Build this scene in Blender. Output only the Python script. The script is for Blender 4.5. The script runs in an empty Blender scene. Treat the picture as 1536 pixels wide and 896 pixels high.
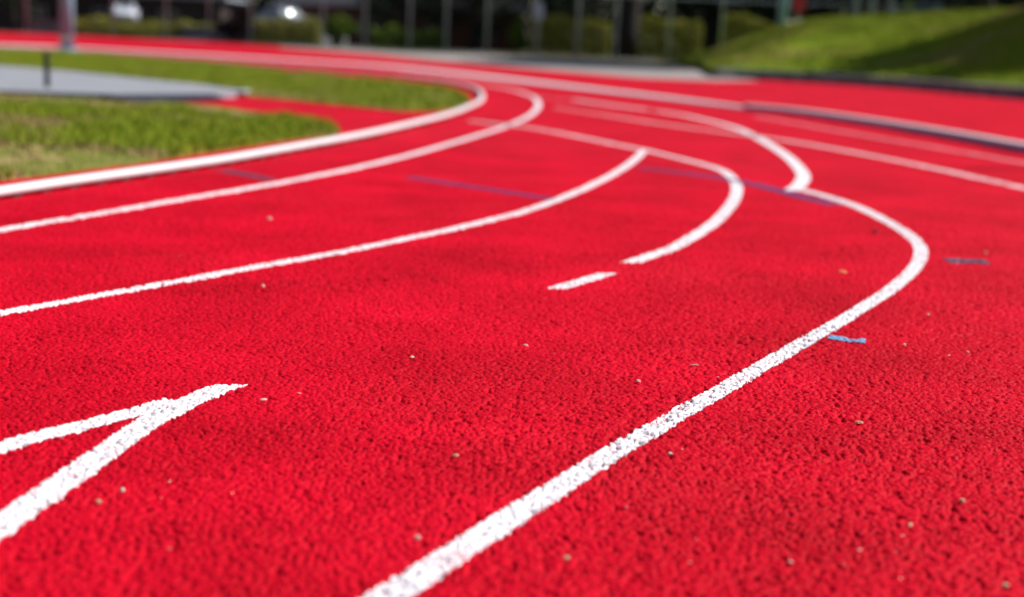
import bpy, math, random
import numpy as np
from mathutils import Vector, Matrix
random.seed(7)
rng = np.random.default_rng(11)
S = bpy.context.scene
COL = S.collection
# ------------------------------------------------------------------ camera
F, H = 2200.0, 0.80                      # focal length in photo pixels (1536 wide), eye height in metres
PITCH = math.atan((448 - 62) / F)
ROLL = math.radians(2.2)
cp, sp, cr, sr = math.cos(PITCH), math.sin(PITCH), math.cos(ROLL), math.sin(ROLL)
FW = np.array([0, cp, -sp]); U0 = np.array([0, sp, cp]); R0 = np.array([1.0, 0, 0])
RT = cr * R0 + sr * U0; UP = -sr * R0 + cr * U0

def ray(px, py):
    return FW + RT * ((px - 768) / F) + UP * (-(py - 448) / F)

def gp(px, py, z=0.0):
    "ground point (plane z) seen at a photo pixel"
    d = ray(px, py); t = (z - H) / d[2]
    return np.array([d[0] * t, d[1] * t])

def at(px, py, Y):
    "point at distance Y seen at a photo pixel"
    d = ray(px, py); t = Y / d[1]
    return np.array([d[0] * t, Y, H + d[2] * t])

cam = bpy.data.cameras.new('camera'); co = bpy.data.objects.new('camera', cam); COL.objects.link(co)
M = Matrix(((RT[0], UP[0], -FW[0], 0), (RT[1], UP[1], -FW[1], 0), (RT[2], UP[2], -FW[2], H), (0, 0, 0, 1)))
co.matrix_world = M
cam.sensor_width = 36; cam.lens = F / 1536 * 36; cam.clip_start = .05; cam.clip_end = 3000
cam.dof.use_dof = True; cam.dof.focus_distance = 3.45; cam.dof.aperture_fstop = 1.75
S.camera = co

# ------------------------------------------------------------------ materials
def newmat(name):
    m = bpy.data.materials.new(name); m.use_nodes = True
    nt = m.node_tree; b = nt.nodes['Principled BSDF']
    return m, nt, b

def N(nt, typ, **kw):
    n = nt.nodes.new(typ)
    for k, v in kw.items():
        if k in n.inputs: n.inputs[k].default_value = v
        else: setattr(n, k, v)
    return n

def noise_mat(name, stops, scale=8, rough=.7, bump=0, bscale=None, detail=5, spec=.3, metal=0, bdist=.01, scale2=None):
    "colour ramp over object-space noise, with optional bump"
    m, nt, b = newmat(name); L = nt.links
    tc = N(nt, 'ShaderNodeTexCoord')
    n = N(nt, 'ShaderNodeTexNoise', Scale=scale, Detail=detail, Roughness=.6); L.new(tc.outputs['Object'], n.inputs['Vector'])
    r = N(nt, 'ShaderNodeValToRGB')
    while len(r.color_ramp.elements) < len(stops): r.color_ramp.elements.new(.5)
    for e, (p, c) in zip(r.color_ramp.elements, stops): e.position = p; e.color = (*c, 1)
    src = n.outputs['Fac']
    if scale2:
        n3 = N(nt, 'ShaderNodeTexNoise', Scale=scale2, Detail=3); L.new(tc.outputs['Object'], n3.inputs['Vector'])
        mx = N(nt, 'ShaderNodeMath', operation='ADD'); L.new(src, mx.inputs[0]); L.new(n3.outputs['Fac'], mx.inputs[1])
        m2 = N(nt, 'ShaderNodeMath', operation='MULTIPLY'); L.new(mx.outputs[0], m2.inputs[0]); m2.inputs[1].default_value = .5
        src = m2.outputs[0]
    L.new(src, r.inputs['Fac']); L.new(r.outputs['Color'], b.inputs['Base Color'])
    b.inputs['Roughness'].default_value = rough; b.inputs['Specular IOR Level'].default_value = spec; b.inputs['Metallic'].default_value = metal
    if bump:
        n2 = N(nt, 'ShaderNodeTexNoise', Scale=bscale or scale * 4, Detail=4); L.new(tc.outputs['Object'], n2.inputs['Vector'])
        bp = N(nt, 'ShaderNodeBump', Strength=bump, Distance=bdist); L.new(n2.outputs['Fac'], bp.inputs['Height']); L.new(bp.outputs['Normal'], b.inputs['Normal'])
    return m

def plain(name, c, rough=.5, metal=0, spec=.5, var=.12, scale=6):
    return noise_mat(name, [(.3, tuple(x * (1 - var) for x in c)), (.7, tuple(min(1, x * (1 + var)) for x in c))], scale, rough, 0, spec=spec, metal=metal)

def track_mat():
    m, nt, b = newmat('red_rubber'); L = nt.links
    tc = N(nt, 'ShaderNodeTexCoord')
    big = N(nt, 'ShaderNodeTexNoise', Scale=1.6, Detail=7, Roughness=.62); L.new(tc.outputs['Object'], big.inputs['Vector'])
    fine = N(nt, 'ShaderNodeTexNoise', Scale=160, Detail=3, Roughness=.7); L.new(tc.outputs['Object'], fine.inputs['Vector'])
    r = N(nt, 'ShaderNodeValToRGB'); e = r.color_ramp.elements
    e[0].position = .3; e[0].color = (.40, .0010, .010, 1); e[1].position = .70; e[1].color = (.66, .0020, .022, 1)
    L.new(big.outputs['Fac'], r.inputs['Fac'])
    r2 = N(nt, 'ShaderNodeValToRGB'); e = r2.color_ramp.elements
    e[0].position = .3; e[0].color = (.62, .62, .62, 1); e[1].position = .6; e[1].color = (1, 1, 1, 1)
    L.new(fine.outputs['Fac'], r2.inputs['Fac'])
    mx = N(nt, 'ShaderNodeMix', data_type='RGBA', blend_type='MULTIPLY'); mx.inputs[0].default_value = 1
    L.new(r.outputs['Color'], mx.inputs[6]); L.new(r2.outputs['Color'], mx.inputs[7])
    # worn, dusty patches
    du = N(nt, 'ShaderNodeTexNoise', Scale=.55, Detail=6, Roughness=.65); L.new(tc.outputs['Object'], du.inputs['Vector'])
    r3 = N(nt, 'ShaderNodeValToRGB'); e = r3.color_ramp.elements
    e[0].position = .52; e[0].color = (0, 0, 0, 1); e[1].position = .8; e[1].color = (.20, .20, .20, 1)
    L.new(du.outputs['Fac'], r3.inputs['Fac'])
    mx2 = N(nt, 'ShaderNodeMix', data_type='RGBA'); L.new(r3.outputs['Color'], mx2.inputs[0])
    L.new(mx.outputs[2], mx2.inputs[6]); mx2.inputs[7].default_value = (.62, .035, .045, 1)
    L.new(mx2.outputs[2], b.inputs['Base Color'])
    b.inputs['Roughness'].default_value = .6; b.inputs['Specular IOR Level'].default_value = .05
    v = N(nt, 'ShaderNodeTexVoronoi', Scale=210); L.new(tc.outputs['Object'], v.inputs['Vector'])
    bp = N(nt, 'ShaderNodeBump', Strength=.5, Distance=.002); bp.invert = True
    L.new(v.outputs['Distance'], bp.inputs['Height']); L.new(bp.outputs['Normal'], b.inputs['Normal'])
    return m

def paint_mat(name, c, wear, under=(.56, .01, .03)):
    "paint over rubber: worn grains show the red below"
    m, nt, b = newmat(name); L = nt.links
    tc = N(nt, 'ShaderNodeTexCoord')
    n = N(nt, 'ShaderNodeTexNoise', Scale=130, Detail=3, Roughness=.65); L.new(tc.outputs['Object'], n.inputs['Vector'])
    n2 = N(nt, 'ShaderNodeTexNoise', Scale=9, Detail=4); L.new(tc.outputs['Object'], n2.inputs['Vector'])
    ad = N(nt, 'ShaderNodeMath', operation='MULTIPLY_ADD'); L.new(n2.outputs['Fac'], ad.inputs[0]); ad.inputs[1].default_value = .5; L.new(n.outputs['Fac'], ad.inputs[2])
    r = N(nt, 'ShaderNodeValToRGB'); e = r.color_ramp.elements
    t = .52 + .30 * wear
    e[0].position = t - .07; e[0].color = (*under, 1); e[1].position = t + .05; e[1].color = (*c, 1)
    L.new(ad.outputs[0], r.inputs['Fac']); L.new(r.outputs['Color'], b.inputs['Base Color'])
    b.inputs['Roughness'].default_value = .6; b.inputs['Specular IOR Level'].default_value = .3
    return m

MT = dict(
    track=track_mat(),
    white=paint_mat('white_line_paint', (.70, .68, .73), .22),
    faded=paint_mat('faded_line_paint', (.74, .60, .64), .62),
    faint=paint_mat('faint_line_paint', (.70, .30, .35), .72),
    navy=paint_mat('navy_line_paint', (.13, .03, .12), .12),
    grey=paint_mat('grey_line_paint', (.07, .04, .085), .2),
    blue=paint_mat('blue_line_paint', (.13, .30, .52), .25),
    alu=noise_mat('white_coated_aluminium', [(.3, (.70, .70, .73)), (.7, (.78, .78, .81))], 5, .35, .05, spec=.5),
    dark=plain('dark_rubber', (.012, .012, .016), .7),
    steel=noise_mat('galvanised_steel', [(.3, (.19, .34, .46)), (.7, (.27, .44, .56))], 12, .5, 0, metal=.0, spec=.2),
    fpost=noise_mat('weathered_fence_steel', [(.3, (.36, .42, .50)), (.7, (.50, .56, .64))], 12, .55, 0, metal=.2),
    wire=plain('dark_coated_wire', (.012, .014, .016), .6),
    slab=noise_mat('grey_concrete', [(.3, (.21, .22, .255)), (.7, (.29, .30, .34))], 2.5, .8, .2, 60, scale2=14),
    conc=noise_mat('pale_concrete', [(.3, (.22, .195, .19)), (.7, (.31, .28, .27))], 1.2, .85, .2, 40, scale2=9),
    kerb=noise_mat('kerb_concrete', [(.3, (.10, .10, .12)), (.7, (.24, .24, .25))], 1.8, .85, .3, 30),
    lawn=noise_mat('lawn_soil', [(.36, (.40, .27, .15)), (.47, (.17, .17, .035)), (.62, (.10, .16, .016))], 1.1, .9, .5, 60, scale2=5, spec=.08),
    hill=noise_mat('hill_turf', [(.34, (.30, .26, .04)), (.46, (.20, .25, .014)), (.56, (.15, .23, .010)), (.70, (.09, .165, .007))], .55, .9, .8, 14, scale2=2.3, bdist=.05, spec=.08),
    soil=noise_mat('ground_soil', [(.35, (.05, .05, .02)), (.65, (.09, .075, .04))], .4, .95, .3, 8),
    bark=noise_mat('bark', [(.35, (.016, .012, .012)), (.65, (.036, .028, .026))], 5, .9, .6, 16, bdist=.03),
    brick=noise_mat('brown_brick', [(.35, (.10, .035, .028)), (.65, (.17, .062, .045))], 3, .85, .2, 30),
    brownwall=noise_mat('brown_render', [(.35, (.030, .022, .022)), (.65, (.045, .034, .034))], 1.5, .9),
    fascia=plain('pale_fascia', (.34, .38, .46), .6),
    roof=noise_mat('roof_tiles', [(.35, (.025, .022, .028)), (.65, (.045, .040, .045))], 4, .8, .3, 12),
    glass=plain('dark_glass', (.015, .018, .022), .06, spec=.7),
    whitecar=plain('white_car_paint', (.62, .66, .74), .22, spec=.6, var=.03),
    greycar=plain('silver_car_paint', (.40, .43, .48), .25, metal=.3, spec=.6, var=.03),
    screen=plain('tinted_windscreen', (.30, .34, .38), .06, metal=.7, spec=.8, var=.02),
    shade_side=plain('shade_blue', (.13, .20, .55), .4),
    tyre=plain('tyre_rubber', (.012, .012, .013), .85),
    chrome=plain('bright_metal', (.72, .73, .75), .18, metal=.95),
    redlens=plain('red_lens', (.42, .012, .012), .2),
    signred=plain('red_sign_face', (.52, .018, .035), .45, var=.05),
    signwhite=plain('pale_sign_face', (.46, .50, .62), .5, var=.05),
    stone=noise_mat('pale_stone', [(.35, (.42, .37, .28)), (.65, (.62, .58, .50))], 6, .85, .3, 20),
    wood=noise_mat('dry_wood', [(.35, (.40, .25, .14)), (.65, (.62, .46, .32))], 120, .75),
    palewood=noise_mat('bleached_wood', [(.35, (.55, .42, .36)), (.65, (.74, .66, .58))], 120, .75),
    leafdry=noise_mat('dry_leaf', [(.35, (.50, .17, .05)), (.65, (.66, .32, .12))], 90, .7),
    darkbit=plain('dark_crumb', (.05, .010, .012), .8),
)

def leafmat(name, a, b_, rough=.55):
    m, nt, b = newmat(name); L = nt.links
    g = N(nt, 'ShaderNodeNewGeometry')
    r = N(nt, 'ShaderNodeValToRGB'); e = r.color_ramp.elements
    e[0].color = (*a, 1); e[1].color = (*b_, 1)
    L.new(g.outputs['Random Per Island'], r.inputs['Fac']); L.new(r.outputs['Color'], b.inputs['Base Color'])
    b.inputs['Roughness'].default_value = rough; b.inputs['Specular IOR Level'].default_value = .12
    return m
MT['leaf'] = leafmat('dark_leaves', (.008, .018, .008), (.022, .042, .014))
MT['leaf2'] = leafmat('mid_green_leaves', (.030, .060, .010), (.085, .120, .025))
MT['hedge'] = leafmat('hedge_leaves', (.19, .195, .026), (.33, .33, .055))
MT['hedgegreen'] = leafmat('green_hedge_leaves', (.07, .14, .010), (.17, .25, .025))
MT['plum'] = leafmat('plum_leaves', (.010, .005, .009), (.024, .011, .018))
MT['blade'] = leafmat('grass_blades', (.135, .245, .010), (.37, .37, .034), .7)
MT['dryblade'] = leafmat('dry_grass_blades', (.27, .19, .075), (.48, .34, .17), .7)

# ------------------------------------------------------------------ mesh helpers
def mesh_np(name, v, f, mat=None, smooth=False):
    "v (n,3), f (m,k) -> mesh datablock"
    v = np.asarray(v, np.float32); f = np.asarray(f, np.int32); k = f.shape[1]
    me = bpy.data.meshes.new(name)
    me.vertices.add(len(v)); me.vertices.foreach_set('co', v.ravel())
    me.loops.add(f.size); me.loops.foreach_set('vertex_index', f.ravel())
    me.polygons.add(len(f)); me.polygons.foreach_set('loop_start', np.arange(0, f.size, k, dtype=np.int32))
    try: me.polygons.foreach_set('loop_total', np.full(len(f), k, np.int32))
    except Exception: pass
    if smooth: me.polygons.foreach_set('use_smooth', np.ones(len(f), bool))
    me.update(calc_edges=True)
    if mat: me.materials.append(mat)
    return me

def link(name, me, parent=None, **props):
    o = bpy.data.objects.new(name, me); COL.objects.link(o)
    if parent: o.parent = parent
    for k, v in props.items(): o[k] = v
    return o

def thing(name, label, cat, loc=(0, 0, 0), rz=0, group=None):
    o = bpy.data.objects.new(name, None); COL.objects.link(o)
    o.location = loc; o.rotation_euler = (0, 0, rz); o['label'] = label; o['category'] = cat
    if group: o['group'] = group
    return o

class MB:
    "collects polygons of any size"
    def __init__(s): s.v = []; s.f = []
    def add(s, v, f):
        b = len(s.v); s.v += [tuple(map(float, p)) for p in v]; s.f += [tuple(i + b for i in q) for q in f]; return s
    def box(s, c, d, bev=0.0):
        x, y, z = (k / 2 for k in d)
        if bev <= 0:
            v = [(c[0] + i * x, c[1] + j * y, c[2] + k * z) for k in (-1, 1) for i, j in ((-1, -1), (1, -1), (1, 1), (-1, 1))]
            return s.add(v, [(3, 2, 1, 0), (4, 5, 6, 7), (0, 1, 5, 4), (1, 2, 6, 5), (2, 3, 7, 6), (3, 0, 4, 7)])
        b = min(bev, x * .9, y * .9, z * .9); rings = []
        for zz, ins in ((-z, b), (-z + b, 0), (z - b, 0), (z, b)):
            X, Y = x - ins, y - ins
            rings.append([(c[0] + px, c[1] + py, c[2] + zz) for px, py in
                          ((-X + b, -Y), (X - b, -Y), (X, -Y + b), (X, Y - b), (X - b, Y), (-X + b, Y), (-X, Y - b), (-X, -Y + b))])
        return s.loft(rings)
    def loft(s, rings, caps=True):
        n = len(rings[0]); v = [p for r in rings for p in r]; f = []
        for i in range(len(rings) - 1):
            for j in range(n):
                k = (j + 1) % n
                f.append((i * n + j, i * n + k, (i + 1) * n + k, (i + 1) * n + j))
        if caps: f.append(tuple(range(n))[::-1]); f.append(tuple((len(rings) - 1) * n + j for j in range(n)))
        return s.add(v, f)
    def lathe(s, c, prof, n=24):
        "prof: list of (radius, z)"
        return s.loft([[(c[0] + r * math.cos(2 * math.pi * j / n), c[1] + r * math.sin(2 * math.pi * j / n), c[2] + z) for j in range(n)] for r, z in prof])
    def tube(s, pts, rad, n=8):
        pts = [Vector(p) for p in pts]; rings = []
        for i, p in enumerate(pts):
            d = (pts[min(i + 1, len(pts) - 1)] - pts[max(i - 1, 0)]).normalized()
            a = d.orthogonal().normalized(); b = d.cross(a); r = rad[i] if hasattr(rad, '__len__') else rad
            rings.append([tuple(p + (a * math.cos(2 * math.pi * j / n) + b * math.sin(2 * math.pi * j / n)) * r) for j in range(n)])
        for i in range(1, len(rings)):       # untwist
            best = min(range(n), key=lambda k: (Vector(rings[i][k]) - Vector(rings[i - 1][0])).length)
            rings[i] = rings[i][best:] + rings[i][:best]
        return s.loft(rings)
    def build(s, name, mat, parent=None, smooth=False, **props):
        me = bpy.data.meshes.new(name); me.from_pydata(s.v, [], s.f)
        if smooth:
            me.polygons.foreach_set('use_smooth', [len(p.vertices) <= 4 for p in me.polygons])
        me.update(); me.materials.append(mat)
        return link(name, me, parent, **props)

# ------------------------------------------------------------------ granular rubber relief
def hash2(ix, iy, k):
    h = (ix * 374761393 + iy * 668265263 + k * 2147483647) & 0xffffffff
    h = ((h ^ (h >> 13)) * 1274126177) & 0xffffffff
    h = (h ^ (h >> 16)) & 0xffffffff
    return h / 4294967296.0

def worley(x, y, cell, k=0):
    "rounded granules: dome height with a random lift per granule"
    gx = np.floor(x / cell).astype(np.int64); gy = np.floor(y / cell).astype(np.int64)
    best = np.full(x.shape, -1.0)
    for i in (-1, 0, 1):
        for j in (-1, 0, 1):
            cx, cy = gx + i, gy + j
            px = (cx + hash2(cx, cy, k)) * cell; py = (cy + hash2(cx, cy, k + 1)) * cell
            d2 = ((x - px) ** 2 + (y - py) ** 2) / cell ** 2
            lift = hash2(cx, cy, k + 2)
            best = np.maximum(best, .75 * lift + .55 - d2 * (.9 + 1.2 * hash2(cx, cy, k + 3)))
    return best

def vnoise(x, y, cell, k):
    gx = np.floor(x / cell).astype(np.int64); gy = np.floor(y / cell).astype(np.int64)
    fx = x / cell - gx; fy = y / cell - gy
    fx = fx * fx * (3 - 2 * fx); fy = fy * fy * (3 - 2 * fy)
    a = hash2(gx, gy, k); b = hash2(gx + 1, gy, k); c = hash2(gx, gy + 1, k); d = hash2(gx + 1, gy + 1, k)
    return (a * (1 - fx) + b * fx) * (1 - fy) + (c * (1 - fx) + d * fx) * fy

Y0, Y1 = 1.55, 13.0
def relief(x, y, want_fade=False):
    "height of the rubber surface in metres (0 = flat base sheet)"
    wx = x + (vnoise(x, y, .012, 41) - .5) * .005; wy = y + (vnoise(x, y, .012, 43) - .5) * .005
    w = worley(wx, wy, .0092, 1)
    w2 = worley(x + .3, y + .7, .0056, 9)
    h = .0006 + np.clip(w, -.45, .85) * .0072 + np.clip(w2, -.2, 1) * .0012
    # here and there a missing granule
    pit = vnoise(x, y, .016, 21)
    h -= np.clip(pit - (.80 - .22 * vnoise(x, y, .6, 47)), 0, .3) * .020
    h += (vnoise(x, y, .05, 31) - .5) * .0012 + (vnoise(x, y, .31, 33) - .5) * .0024
    fade = np.clip((y - Y0) / .1, 0, 1) * np.clip((Y1 - y) / 6.0, 0, 1) * np.clip((.50 * y + .45 - np.abs(x)) / .12, 0, 1)
    h = np.maximum(h, -.002) * fade
    return (h, fade) if want_fade else h

# ------------------------------------------------------------------ ground, track
big = 900
link('ground', mesh_np('ground', [(-big, -60, -.06), (big, -60, -.06), (big, 1800, -.06), (-big, 1800, -.06)], [(0, 1, 2, 3)], MT['soil']), kind='structure')

def catmull(P, step=None, n=14):
    P = np.asarray(P, float); Q = np.vstack([2 * P[0] - P[1], P, 2 * P[-1] - P[-2]]); out = []
    for i in range(1, len(Q) - 2):
        p0, p1, p2, p3 = Q[i - 1:i + 3]
        for t in np.linspace(0, 1, n, endpoint=False):
            out.append(.5 * ((2 * p1) + (-p0 + p2) * t + (2 * p0 - 5 * p1 + 4 * p2 - p3) * t * t + (-p0 + 3 * p1 - 3 * p2 + p3) * t ** 3))
    out.append(P[-1]); return np.array(out)

def path(pix, z=0.0, smooth=3, n=14, pre=(), post=()):
    "photo pixels along a marking -> smooth ground polyline"
    C = catmull(pix, n=n)
    G = np.array([gp(a, b, z) for a, b in C])
    for _ in range(smooth):
        G[1:-1] = .25 * G[:-2] + .5 * G[1:-1] + .25 * G[2:]
    if len(pre): G = np.vstack([np.array(pre, float), G])
    if len(post): G = np.vstack([G, np.array(post, float)])
    return G

def resample(G, step):
    d = np.r_[0, np.cumsum(np.linalg.norm(np.diff(G, axis=0), axis=1))]
    ts = [0.0]
    while ts[-1] < d[-1]:
        y = np.interp(ts[-1], d, G[:, 1])
        ts.append(ts[-1] + (step if y < 4.6 else step * (y / 4.6) ** 1.5))
    ts[-1] = d[-1]; ts = np.array(ts)
    return np.stack([np.interp(ts, d, G[:, 0]), np.interp(ts, d, G[:, 1])], 1), ts / d[-1]

# far edge of the red surface (photo pixels), left to right
EDGE = [(0, 49), (100, 53), (200, 58.5), (300, 63), (384, 68), (480, 74), (560, 82), (640, 91), (768, 102), (880, 110), (960, 115.5), (1070, 120), (1152, 121), (1250, 127), (1350, 134), (1450, 143.5), (1536, 151)]
edge = [tuple(gp(*p)) for p in EDGE]
edge = [(-75, edge[0][1] + 6)] + edge + [(edge[-1][0] + 6, edge[-1][1] - 17), (26, -12)]
poly = edge + [(-75, -12)]
v = [(a, b, 0) for a, b in poly]
def poly_obj(name, pts, mat, z=0.0, thick=.02, parent=None, **pr):
    n = len(pts); b = MB()
    b.add([(p[0], p[1], z) for p in pts] + [(p[0], p[1], z - thick) for p in pts], [tuple(range(n))] + [(i, i + n, (i + 1) % n + n, (i + 1) % n) for i in range(n)])
    o = b.build(name, mat, parent, **pr)
    # counter-clockwise check so that the top faces up
    me = o.data
    if me.polygons[0].normal.z < 0: me.flip_normals()
    return o
# near, finely modelled granules and the wide flat sheet are one mesh
NC, NR = 1560, 1950
ys = Y0 * (Y1 / Y0) ** np.linspace(0, 1, NR)
us = np.linspace(-1, 1, NC)
X = us[None, :] * (.50 * ys[:, None] + .45); Y = np.repeat(ys[:, None], NC, 1)
Z = relief(X, Y) + .001
gv = np.stack([X, Y, Z], -1).reshape(-1, 3)
idx = np.arange(NR * NC).reshape(NR, NC)
gf = np.stack([idx[:-1, :-1], idx[:-1, 1:], idx[1:, 1:], idx[1:, :-1]], -1).reshape(-1, 4)
sheet = poly_obj('tmp', poly, MT['track'], 0.0, .03)
import bmesh
bm = bmesh.new(); bm.from_mesh(sheet.data); bmesh.ops.triangulate(bm, faces=[f for f in bm.faces if len(f.verts) > 4])
tv = np.array([p.co[:] for p in bm.verts])
bm.verts.index_update()
tf = np.array([[q.index for q in f.verts] + ([f.verts[2].index] if len(f.verts) == 3 else []) for f in bm.faces])
tri = [[q.index for q in f.verts] for f in bm.faces if len(f.verts) == 3]; quad = [[q.index for q in f.verts] for f in bm.faces if len(f.verts) == 4]
bm.free(); bpy.data.objects.remove(sheet)
nv = len(gv)
qf = np.vstack([gf, np.array(quad) + nv])
allv = np.vstack([gv, tv])
me = bpy.data.meshes.new('running_track')
me.vertices.add(len(allv)); me.vertices.foreach_set('co', allv.astype(np.float32).ravel())
li = np.concatenate([qf.ravel(), np.array(tri).ravel() + nv]).astype(np.int32)
me.loops.add(len(li)); me.loops.foreach_set('vertex_index', li)
ls = np.concatenate([np.arange(len(qf)) * 4, len(qf) * 4 + np.arange(len(tri)) * 3]).astype(np.int32)
me.polygons.add(len(ls)); me.polygons.foreach_set('loop_start', ls)
sm = np.zeros(len(ls), bool); sm[:len(gf)] = True; me.polygons.foreach_set('use_smooth', sm)
me.update(calc_edges=True); me.materials.append(MT['track'])
track = link('running_track', me, kind='structure')
track['label'] = 'red granular rubber running track curving round the grass infield'

# ------------------------------------------------------------------ painted markings
LIFT = {}
def line(name, pix, w, mat, label=None, rag=.0016, smooth=8, pre=(), post=(), lift=.0014, taper=(None, None), step=.0036, wid=None, skew=(0, 0)):
    G = path(pix, smooth=smooth, pre=pre, post=post) if not isinstance(pix, np.ndarray) else pix
    P, t = resample(G, step)
    T = np.gradient(P, axis=0); T /= np.linalg.norm(T, axis=1)[:, None] + 1e-12
    Nn = np.stack([-T[:, 1], T[:, 0]], 1)
    near = P[:, 1].min() < 9
    m = 34 if near else 4
    a = np.linspace(-.5, .5, m)
    ww = np.full(len(P), w) if wid is None else np.interp(t, np.linspace(0, 1, len(wid)), wid)
    d = a[None, :] * ww[:, None]
    if near:   # ragged edges and ends
        s = np.cumsum(np.r_[0, np.linalg.norm(np.diff(P, axis=0), axis=1)])
        for side, col in ((0, 0), (1, -1)):
            d[:, col] += (vnoise(s, s * 0 + 3 * side + len(pix), .011, 71 + side) - .5) * rag * 2 + (vnoise(s, s * 0, .09, 75 + side) - .5) * rag
    x = P[:, 0][:, None] + Nn[:, 0][:, None] * d; y = P[:, 1][:, None] + Nn[:, 1][:, None] * d
    if skew[0]: 
        k = np.clip(1 - np.arange(len(P)) * step / .1, 0, 1)[:, None]; x += T[:, 0][:, None] * d * skew[0] * k; y += T[:, 1][:, None] * d * skew[0] * k
    if skew[1]:
        k = np.clip(1 - np.arange(len(P))[::-1] * step / .1, 0, 1)[:, None]; x += T[:, 0][:, None] * d * skew[1] * k; y += T[:, 1][:, None] * d * skew[1] * k
    h, fade = relief(x, y, True)
    # the paint rides on the grains and leaves the deepest pits red
    z = .001 + h * 1.15 + (lift - .0014) * fade + .004 * (1 - fade)
    n0, n1 = x.shape
    ix = np.arange(n0 * n1).reshape(n0, n1)
    f = np.stack([ix[:-1, :-1], ix[1:, :-1], ix[1:, 1:], ix[:-1, 1:]], -1).reshape(-1, 4)
    me = mesh_np(name, np.stack([x, y, z], -1).reshape(-1, 3), f, MT[mat], True)
    if me.polygons[len(f) // 2].normal.z < 0: me.flip_normals()
    o = link(name, me, track)
    if label: o['label'] = label
    return o

L2 = [(-60, 357), (0, 348), (80, 334.5), (167, 320), (301, 297), (360, 287), (503, 260), (610, 235), (717, 204), (765, 188), (795, 174), (808, 159), (800, 146), (771, 136), (730, 128), (670, 119.5), (600, 111)]
line('lane_line', L2, .070, 'white', 'white line curving beside the raised kerb, innermost of the painted lanes', lift=.0013)
L3 = [(-80, 487), (0, 474), (134, 450), (268, 425), (402, 400), (500, 383), (630, 357), (760, 327), (831, 304), (903, 272), (946, 246), (968, 225)]
line('lane_line', L3, .058, 'white', 'white lane line ending where the cross line passes', lift=.0013)
line('lane_line', [(945, 397), (1010, 374), (1064, 342), (1094, 313), (1105, 291), (1102, 274), (1082, 256.5), (1028, 241), (975, 228)], .065, 'white', 'white hooked line starting after the short dash', lift=.0014, skew=(-.6, 0))
line('cross_line', [(975, 228), (920, 217), (867, 206), (796, 193), (705, 182)], .10, 'faded', 'faded pink white line crossing the inner lanes')
line('lane_dash', [(834, 436.5), (872, 425), (911, 413)], .058, 'white', 'short white dash in mid lane', lift=.0013, skew=(-.6, -.5))
line('lane_line', [(545, 925), (590, 896), (745, 796), (900, 697), (1000, 637), (1100, 579), (1218, 510.5), (1285, 471), (1337, 437), (1368, 409), (1381, 387), (1377, 368), (1352, 347), (1301, 319), (1251, 300), (1200, 286)], .078, 'white', 'broad white line sweeping from the bottom edge round a hook', lift=.0014, wid=[.062, .056, .053, .053, .054, .056, .062, .070, .074])
line('lane_line', [(-60, 692), (0, 676), (79, 654), (159, 635), (210, 622), (262, 606)], .064, 'white', 'thin upper arm of the white fork at lower left', lift=.0013)
line('lane_line', [(-90, 858), (0, 796), (79, 740), (159, 684), (222, 640), (278, 612), (316, 593.5), (347, 582)], .063, 'white', 'broad lower arm of the white fork at lower left', lift=.0013, skew=(0, -.6))
line('lane_line', [(1187, 288), (1200, 278), (1205, 264), (1190, 244), (1167, 226), (1133, 206), (1100, 191.5), (1046, 178), (1010, 171), (939, 161), (860, 150)], .088, 'white', 'white line hooking down from the far lanes to the navy cross line')
line('lane_line', [(1640, 309), (1536, 284), (1435, 261), (1334, 240), (1234, 221), (1167, 210), (1100, 201), (1000, 188), (910, 174), (830, 162)], .10, 'faded', 'faded white line running off the right edge', wid=[.10, .10, .10, .09, .05])
line('lane_line', [(1640, 268), (1536, 246), (1401, 222), (1301, 205), (1200, 187), (1133, 175)], .10, 'faint', 'very faint pink line close beside the raised bar')
line('lane_line', [(1000, 168), (940, 163), (860, 152), (780, 142)], .09, 'faint', 'faint pink line far down the straight')
line('cross_line', [(1255, 310), (1190, 294), (1120, 276), (1040, 263), (958, 254)], .11, 'navy', 'navy line under the hooks of the white lines', lift=.0022)
line('cross_line', [(828, 301), (770, 292), (700, 281), (614, 268)], .085, 'navy', 'navy line in the middle lane', lift=.0022)
line('cross_line', [(405, 271), (370, 264), (332, 257)], .09, 'grey', 'short dull grey mark by the raised kerb')
line('lane_mark', [(1243, 511), (1270, 514), (1298, 516.5)], .062, 'blue', 'small pale blue tick beside the broad white line', lift=.0024)
line('lane_mark', [(1418, 394), (1450, 395), (1482, 396)], .12, 'grey', 'dark grey smudge near the right edge', lift=.0024)

# ------------------------------------------------------------------ raised kerb and bar
def kerb_sweep(G, w, h, z0=.006, seg=None):
    "hollow rail with rounded shoulders swept along the ground"
    prof = [(-.5, 0), (-.5, .62), (-.42, .85), (-.28, .97), (0, 1.0), (.28, .97), (.42, .85), (.5, .62), (.5, 0)]
    T = np.gradient(G, axis=0); T /= np.linalg.norm(T, axis=1)[:, None]
    Nn = np.stack([-T[:, 1], T[:, 0]], 1)
    rings = [[(p[0] + n[0] * a * w, p[1] + n[1] * a * w, z0 + b * h) for a, b in prof] for p, n in zip(G, Nn)]
    return MB().loft(rings)

def round_sweep(G, ws, h):
    T = np.gradient(G, axis=0); T /= np.linalg.norm(T, axis=1)[:, None]
    Nn = np.stack([-T[:, 1], T[:, 0]], 1); A = np.linspace(0, math.pi, 11)
    return MB().loft([[(p[0] + n[0] * math.cos(a) * w / 2, p[1] + n[1] * math.cos(a) * w / 2, .002 + math.sin(a) * h) for a in A] for p, n, w in zip(G, Nn, ws)])

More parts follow.
